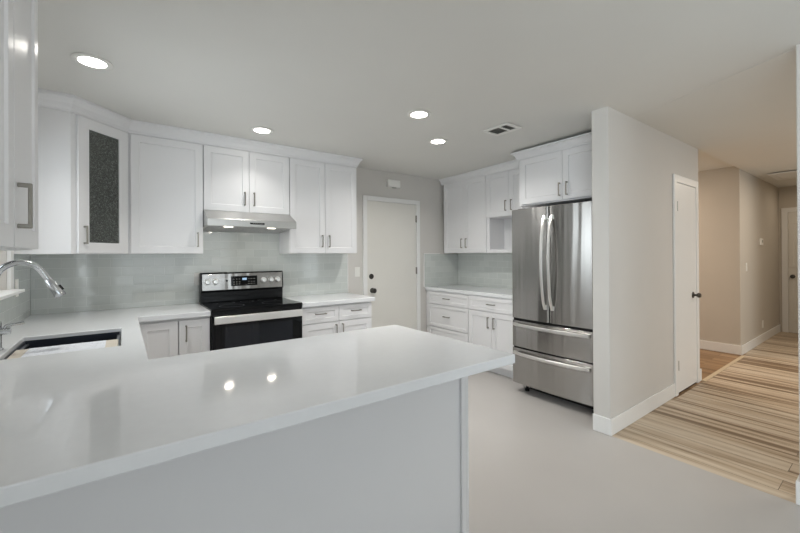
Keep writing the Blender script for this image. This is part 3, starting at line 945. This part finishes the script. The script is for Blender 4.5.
# ------------------------------------------------------------------ range hood
e = thing('range_hood', (.946, 3.7, 1.6), 'stainless under-cabinet range hood above the stove', 'hood')
HX0, HX1 = .5665, 1.3255
mb = yz_prism([(3.9255, 1.7475), (3.605, 1.7475), (3.44, 1.668), (3.435, 1.664), (3.435, 1.602), (3.452, 1.602), (3.47, 1.612), (3.9255, 1.585)], HX0, HX1)
mb.build('canopy', M['hoodsteel'], e, bevel=.003)
mb = yz_prism([(3.49, 1.6100), (3.91, 1.5852), (3.91, 1.5805), (3.49, 1.605)], HX0+.03, HX1-.03)
mb.build('grease_filter', M['mesh_filter'], e)
for lx in (.735, 1.10):
    mb = MB(); mb.box(lx-.035, lx+.035, 3.456, 3.478, 1.596, 1.6035)
    mb.build('hood_light', M['hoodlens'], e, bevel=.002)
mb = MB(); mb.box(.905, 1.03, 3.4335, 3.4348, 1.627, 1.642)
mb.build('control_strip', M['blackglass'], e)
mb = MB()
for i in range(5): mb.box(.93+i*.018, .938+i*.018, 3.4326, 3.4334, 1.632, 1.637)
mb.build('button', M['ventdark'], e)
for lx in (.735, 1.10):
    area('hood_lamp', (lx, 3.467, 1.593), (0, .1, -1), .06, .02, .5, (1, .93, .82))

# ------------------------------------------------------------------ refrigerator
FX, FY0, FY1 = 3.09, 1.535, 2.34
e = thing('refrigerator', (3.5, 1.94, 0), 'stainless french-door refrigerator with two freezer drawers', 'refrigerator')
mb = MB(); mb.box(FX+.075, 3.93, FY0+.004, FY1-.004, .07, 1.775)
mb.build('body', mat('fridge_side_grey', (92, 94, 96), .45, metal=.3, noise=.02), e, bevel=.004)
YM = 1.928
def bulge(y):
    return .016*(1-((y-(FY0+FY1)/2)/((FY1-FY0)/2))**2)
def front(name, y0, y1, z0, z1, bevel=.006):
    mb = MB(); n = 14; rings = []
    for i in range(n+1):
        y = y0+(y1-y0)*i/n
        x = FX+.016-bulge(y)
        # round the vertical edges
        d = min(y-y0, y1-y); rr = .014
        if d < rr: x += rr-math.sqrt(max(0, rr*rr-(rr-d)**2))
        rings.append([(x, y, z0), (x, y, z1), (FX+.070, y, z1), (FX+.070, y, z0)])
    ys = [y0+(y1-y0)*i/n for i in range(n+1)]
    # extra rings near the edges
    ex = []
    for d in (.0, .002, .005, .009, .014):
        ex += [y0+d, y1-d]
    allY = sorted(set(round(v, 5) for v in ys[1:-1]+ex))
    rings = []
    for y in allY:
        x = FX+.016-bulge(y)
        d = min(y-y0, y1-y); rr = .014
        if d < rr: x += rr-math.sqrt(max(0, rr*rr-(rr-d)**2))
        rings.append([(x, y, z0), (x, y, z1), (FX+.070, y, z1), (FX+.070, y, z0)])
    mb.loft(rings)
    return mb.build(name, M['steel'], e, bevel=.004, smooth=True)
d1 = front('door', YM+.003, FY1, .728, 1.785)
d2 = front('door', FY0, YM-.003, .728, 1.785)
f1 = front('freezer_drawer', FY0, FY1, .452, .705)
f2 = front('freezer_drawer', FY0, FY1, .095, .437)
mb = MB(); mb.box(FX+.03, FX+.074, FY0+.01, FY1-.01, .7055, .7275); mb.box(FX+.03, FX+.074, FY0+.01, FY1-.01, .4375, .4515); mb.box(FX+.03, FX+.074, YM-.0025, YM+.0025, .7285, 1.78)
mb.build('gasket', M['gap'], e)
# bowed bar handles
def bow(parent, pts, wd, th, m=M['steelbright']):
    """pts: centre points; wd: half-width vector; th: half-thickness along X."""
    mb = MB(); rings = []
    for p in pts:
        p = Vector(p); wv = Vector(wd)
        tv = Vector((th, 0, 0))
        rings.append([p+wv*.75+tv, p-wv*.75+tv, p-wv+tv*.2, p-wv*.6-tv, p+wv*.6-tv, p+wv+tv*.2])
    mb.loft(rings)
    return mb
for dd, yy, s in ((d1, YM+.036, 1), (d2, YM-.036, -1)):
    pts = []
    n = 18
    for i in range(n+1):
        t = i/n
        z = .845+(1.70-.845)*t
        x = FX-.008-.062*math.sin(math.pi*min(1, max(0, t)))**.6
        pts.append((x, yy, z))
    mb = bow(dd, pts, (0, .014, 0), .008)
    mb.box(FX-.012, FX+.004, yy-.012, yy+.012, .845, .885); mb.box(FX-.012, FX+.004, yy-.012, yy+.012, 1.66, 1.70)
    mb.build('handle', M['steelbright'], dd, smooth=True, label='bowed bright steel handle')
for dd, zz in ((f1, .668), (f2, .392)):
    pts = []
    n = 20
    for i in range(n+1):
        t = i/n
        y = FY0+.03+(FY1-FY0-.06)*t
        x = FX+.016-bulge(y)-.012-.034*math.sin(math.pi*t)**.5
        pts.append((x, y, zz))
    mb = bow(dd, pts, (0, 0, .017), .008)
    for y0 in (FY0+.03, FY1-.07):
        x = FX+.016-bulge(y0+.02)
        mb.box(x-.018, x+.004, y0, y0+.04, zz-.014, zz+.014)
    mb.build('handle', M['steelbright'], dd, smooth=True, label='bowed bright steel handle')
for hy in (FY1-.10, FY0+.02):
    MB().box(FX+.09, FX+.2, hy, hy+.08, 1.7755, 1.80).build('hinge_cover', M['black'], e, bevel=.004)
for yy in (FY1-.09, FY0+.05):
    MB().lathe((FX+.13, yy, .0005), (0, 0, 1), [(.022, 0), (.022, .02), (.014, .024), (.014, .0695)], 16).build('foot', M['black'], e, smooth=True)
mb = MB(); mb.box(FX+.12, FX+.135, FY0+.02, FY1-.12, .03, .0695)
mb.build('toe_grille', M['black'], e)
# dark void behind the gap above the fridge is the real recess of the alcove

# ------------------------------------------------------------------ ceiling fittings
def downlight(loc):
    z = loc[2]
    e = empty('recessed_light', loc)
    x, y, _ = loc
    MB().lathe((x, y, z-.0006), (0, 0, -1), [(.092, 0), (.092, .004), (.080, .009), (.064, .006), (.062, .001)], 40).build('trim_ring', M['plastic'], e, smooth=True)
    MB().lathe((x, y, z-.0012), (0, 0, -1), [(.0615, 0), (.0615, .0045), (.05, .0055), (.001, .006)], 40).build('lamp_lens', M['lens'], e, smooth=True, label='glowing white lens')
    return e
spots = [(-.128, 2.672, 'recessed ceiling light above the sink run, by the glass corner cabinet'),
         (.961, 3.265, 'recessed ceiling light in front of the range hood cabinets'),
         (1.844, 2.237, 'recessed ceiling light nearer the air vent of the two mid-ceiling ones, over the floor'),
         (2.415, 2.65, 'recessed ceiling light closest to the back door and fridge-side cabinets')]
spots[2] = (1.844, 2.237, 'larger looking of the two recessed ceiling lights between peninsula and back door')
dl = downlight((spots[0][0], spots[0][1], czk(spots[0][1])))
for i, (x, y, lab) in enumerate(spots):
    o = dl if i == 0 else copy_tree(dl)
    o.location = (x, y, czk(y)-.0006)
    tag(o, lab, 'ceiling light', 'recessed kitchen ceiling lights')
    area('downlight_lamp', (x, y, czk(y)-.014), (0, 0, -1), .12, .12, (3.2, 2, 4.5, 12.5)[i], (1, .97, .93), (110, 110, 110, 150)[i], 'DISK')

z = czk(2.08)
e = thing('ceiling_vent', (2.65, 2.09, z), 'white ceiling air vent with two dark louvred openings', 'vent')
mb = MB()
VX0, VX1, VY0, VY1 = 2.545, 2.755, 1.955, 2.225
zt, zb_ = z-.0025, z-.012
for a in ((VX0, VX0+.035, VY0, VY1), (VX1-.035, VX1, VY0, VY1), (VX0+.035, VX1-.035, VY0, VY0+.035), (VX0+.035, VX1-.035, VY1-.035, VY1), (VX0+.035, VX1-.035, 2.052, 2.072)):
    mb.box(*a, zb_, zt)
mb.build('vent_frame', M['plastic'], e, bevel=.003)
mb = MB(); mb.box(VX0+.03, VX1-.03, VY0+.03, VY1-.03, z-.004, zt)
mb.build('duct_opening', M['duct'], e)
for yy0, yy1 in ((VY0+.036, 2.051), (2.073, VY1-.036)):
    mb = MB(); n = 5
    for i in range(n):
        x = VX0+.04+(VX1-VX0-.08)*(i+.5)/n
        mb.hexa([(x-.010, yy0, zb_), (x-.008, yy0, zb_), (x-.008, yy1, zb_), (x-.010, yy1, zb_), (x+.008, yy0, z-.005), (x+.010, yy0, z-.005), (x+.010, yy1, z-.005), (x+.008, yy1, z-.005)])
    mb.build('louvre', M['ventdark'], e)

# hall ceiling hatch
e = thing('ceiling_hatch', (7.5, 1.05, 2.45), 'white framed access hatch in the hallway ceiling', 'hatch')
hzc = 2.452
mb = MB()
X0, X1, Y0, Y1 = 7.25, 7.95, .45, 1.17
for a in ((X0, X0+.06, Y0, Y1), (X1-.06, X1, Y0, Y1), (X0+.06, X1-.06, Y0, Y0+.06), (X0+.06, X1-.06, Y1-.06, Y1)):
    mb.box(*a, hzc-.012, hzc-.001)
mb.build('hatch_frame', M['trim'], e, bevel=.003)
mb = MB(); mb.box(X0+.061, X1-.061, Y0+.061, Y1-.061, hzc-.008, hzc-.003)
mb.build('hatch_panel', M['trim'], e)

# ------------------------------------------------------------------ small wall fittings
def plate(name, T, a, z, label, cat, kind, wd=.07, hh=.115, n0=.0006):
    p = T(a, n0, z)
    e = thing(name, tuple(p), label, cat)
    mb = MB(); mb.tbox(T, a-wd/2, a+wd/2, n0, n0+.006, z-hh/2, z+hh/2)
    mb.build('cover_plate', M['plastic'], e, bevel=.002)
    if kind == 'switch':
        mb = MB(); mb.tbox(T, a-.016, a+.016, n0+.0062, n0+.010, z-.033, z+.033); mb.build('rocker', M['plastic'], e, bevel=.0015)
    else:
        for q in (-1, 1):
            mb = MB(); mb.tbox(T, a-.016, a+.016, n0+.0062, n0+.0085, z+q*.022-.014, z+q*.022+.014); mb.build('socket', M['plastic'], e, bevel=.003)
    return e
TBW = frame((0, YB, 0), (1, 0, 0), (0, -1, 0))
TBT = frame((0, YB-.008, 0), (1, 0, 0), (0, -1, 0))
TLW = frame((XL+.008, 0, 0), (0, 1, 0), (1, 0, 0))
THW = frame((0, YS, 0), (1, 0, 0), (0, -1, 0))
plate('light_switch', TBW, 2.268, 1.15, 'white rocker light switch between backsplash edge and back door', 'light switch', 'switch')
plate('wall_outlet', TBT, .572, 1.137, 'white outlet on the tile backsplash beside the range control panel', 'outlet', 'outlet', .075)
plate('wall_outlet', TLW, 3.45, 1.15, 'white outlet on the tiled wall by the sink window', 'outlet', 'outlet')
plate('light_switch', THW, 6.87, 1.157, 'white light switch near the outside corner of the hall wall', 'light switch', 'switch')
plate('wall_outlet', THW, 7.81, .27, 'white outlet low on the hall wall above the baseboard', 'outlet', 'outlet')
e = thing('thermostat', (7.72, YS, 1.5), 'small white thermostat on the hallway wall', 'thermostat')
mb = MB(); mb.tbox(THW, 7.66, 7.79, .0006, .022, 1.465, 1.565); mb.build('housing', M['plastic'], e, bevel=.004)
mb = MB(); mb.tbox(THW, 7.69, 7.76, .0222, .0232, 1.505, 1.545); mb.build('screen', M['ventdark'], e)
e = thing('door_chime', (2.79, YB, 2.26), 'white box chime on the wall above the back door', 'chime')
mb = MB(); mb.tbox(TBW, 2.70, 2.885, .0006, .05, 2.213, 2.305); mb.build('housing', M['plastic'], e, bevel=.006)
mb = MB(); mb.tbox(TBW, 2.775, 2.83, .012, .04, 2.206, 2.2125); mb.build('speaker_slot', M['ventdark'], e)

# ------------------------------------------------------------------ stand-in lights for unseen hall and corridor lamps, and added fills
area('corridor_lamp', (5.7, 2.7, 2.49), (0, 0, -1), .4, .4, 23, (1, .82, .66), 180, 'DISK')
area('hall_standin_light', (8.5, .7, 2.42), (0, 0, -1), .25, .25, 2, (1, .84, .66), 180, 'DISK')
area('hall_standin_light', (6.7, .3, 2.42), (0, 0, -1), .3, .3, 11, (1, .86, .7), 180, 'DISK')  # second hall light, added to lift the hall wall and floor
area('living_fill', (5.2, -.9, 2.41), (0, 0, -1), .8, .8, 25, (1, .93, .84), 180, 'DISK')  # added fill for the hall side, not a known lamp
area('kitchen_fill', (.75, .35, 2.38), (.25, .45, -1), 1.1, .9, 4.5, (1, .97, .94), 180)  # added soft fill above the view, no such fitting
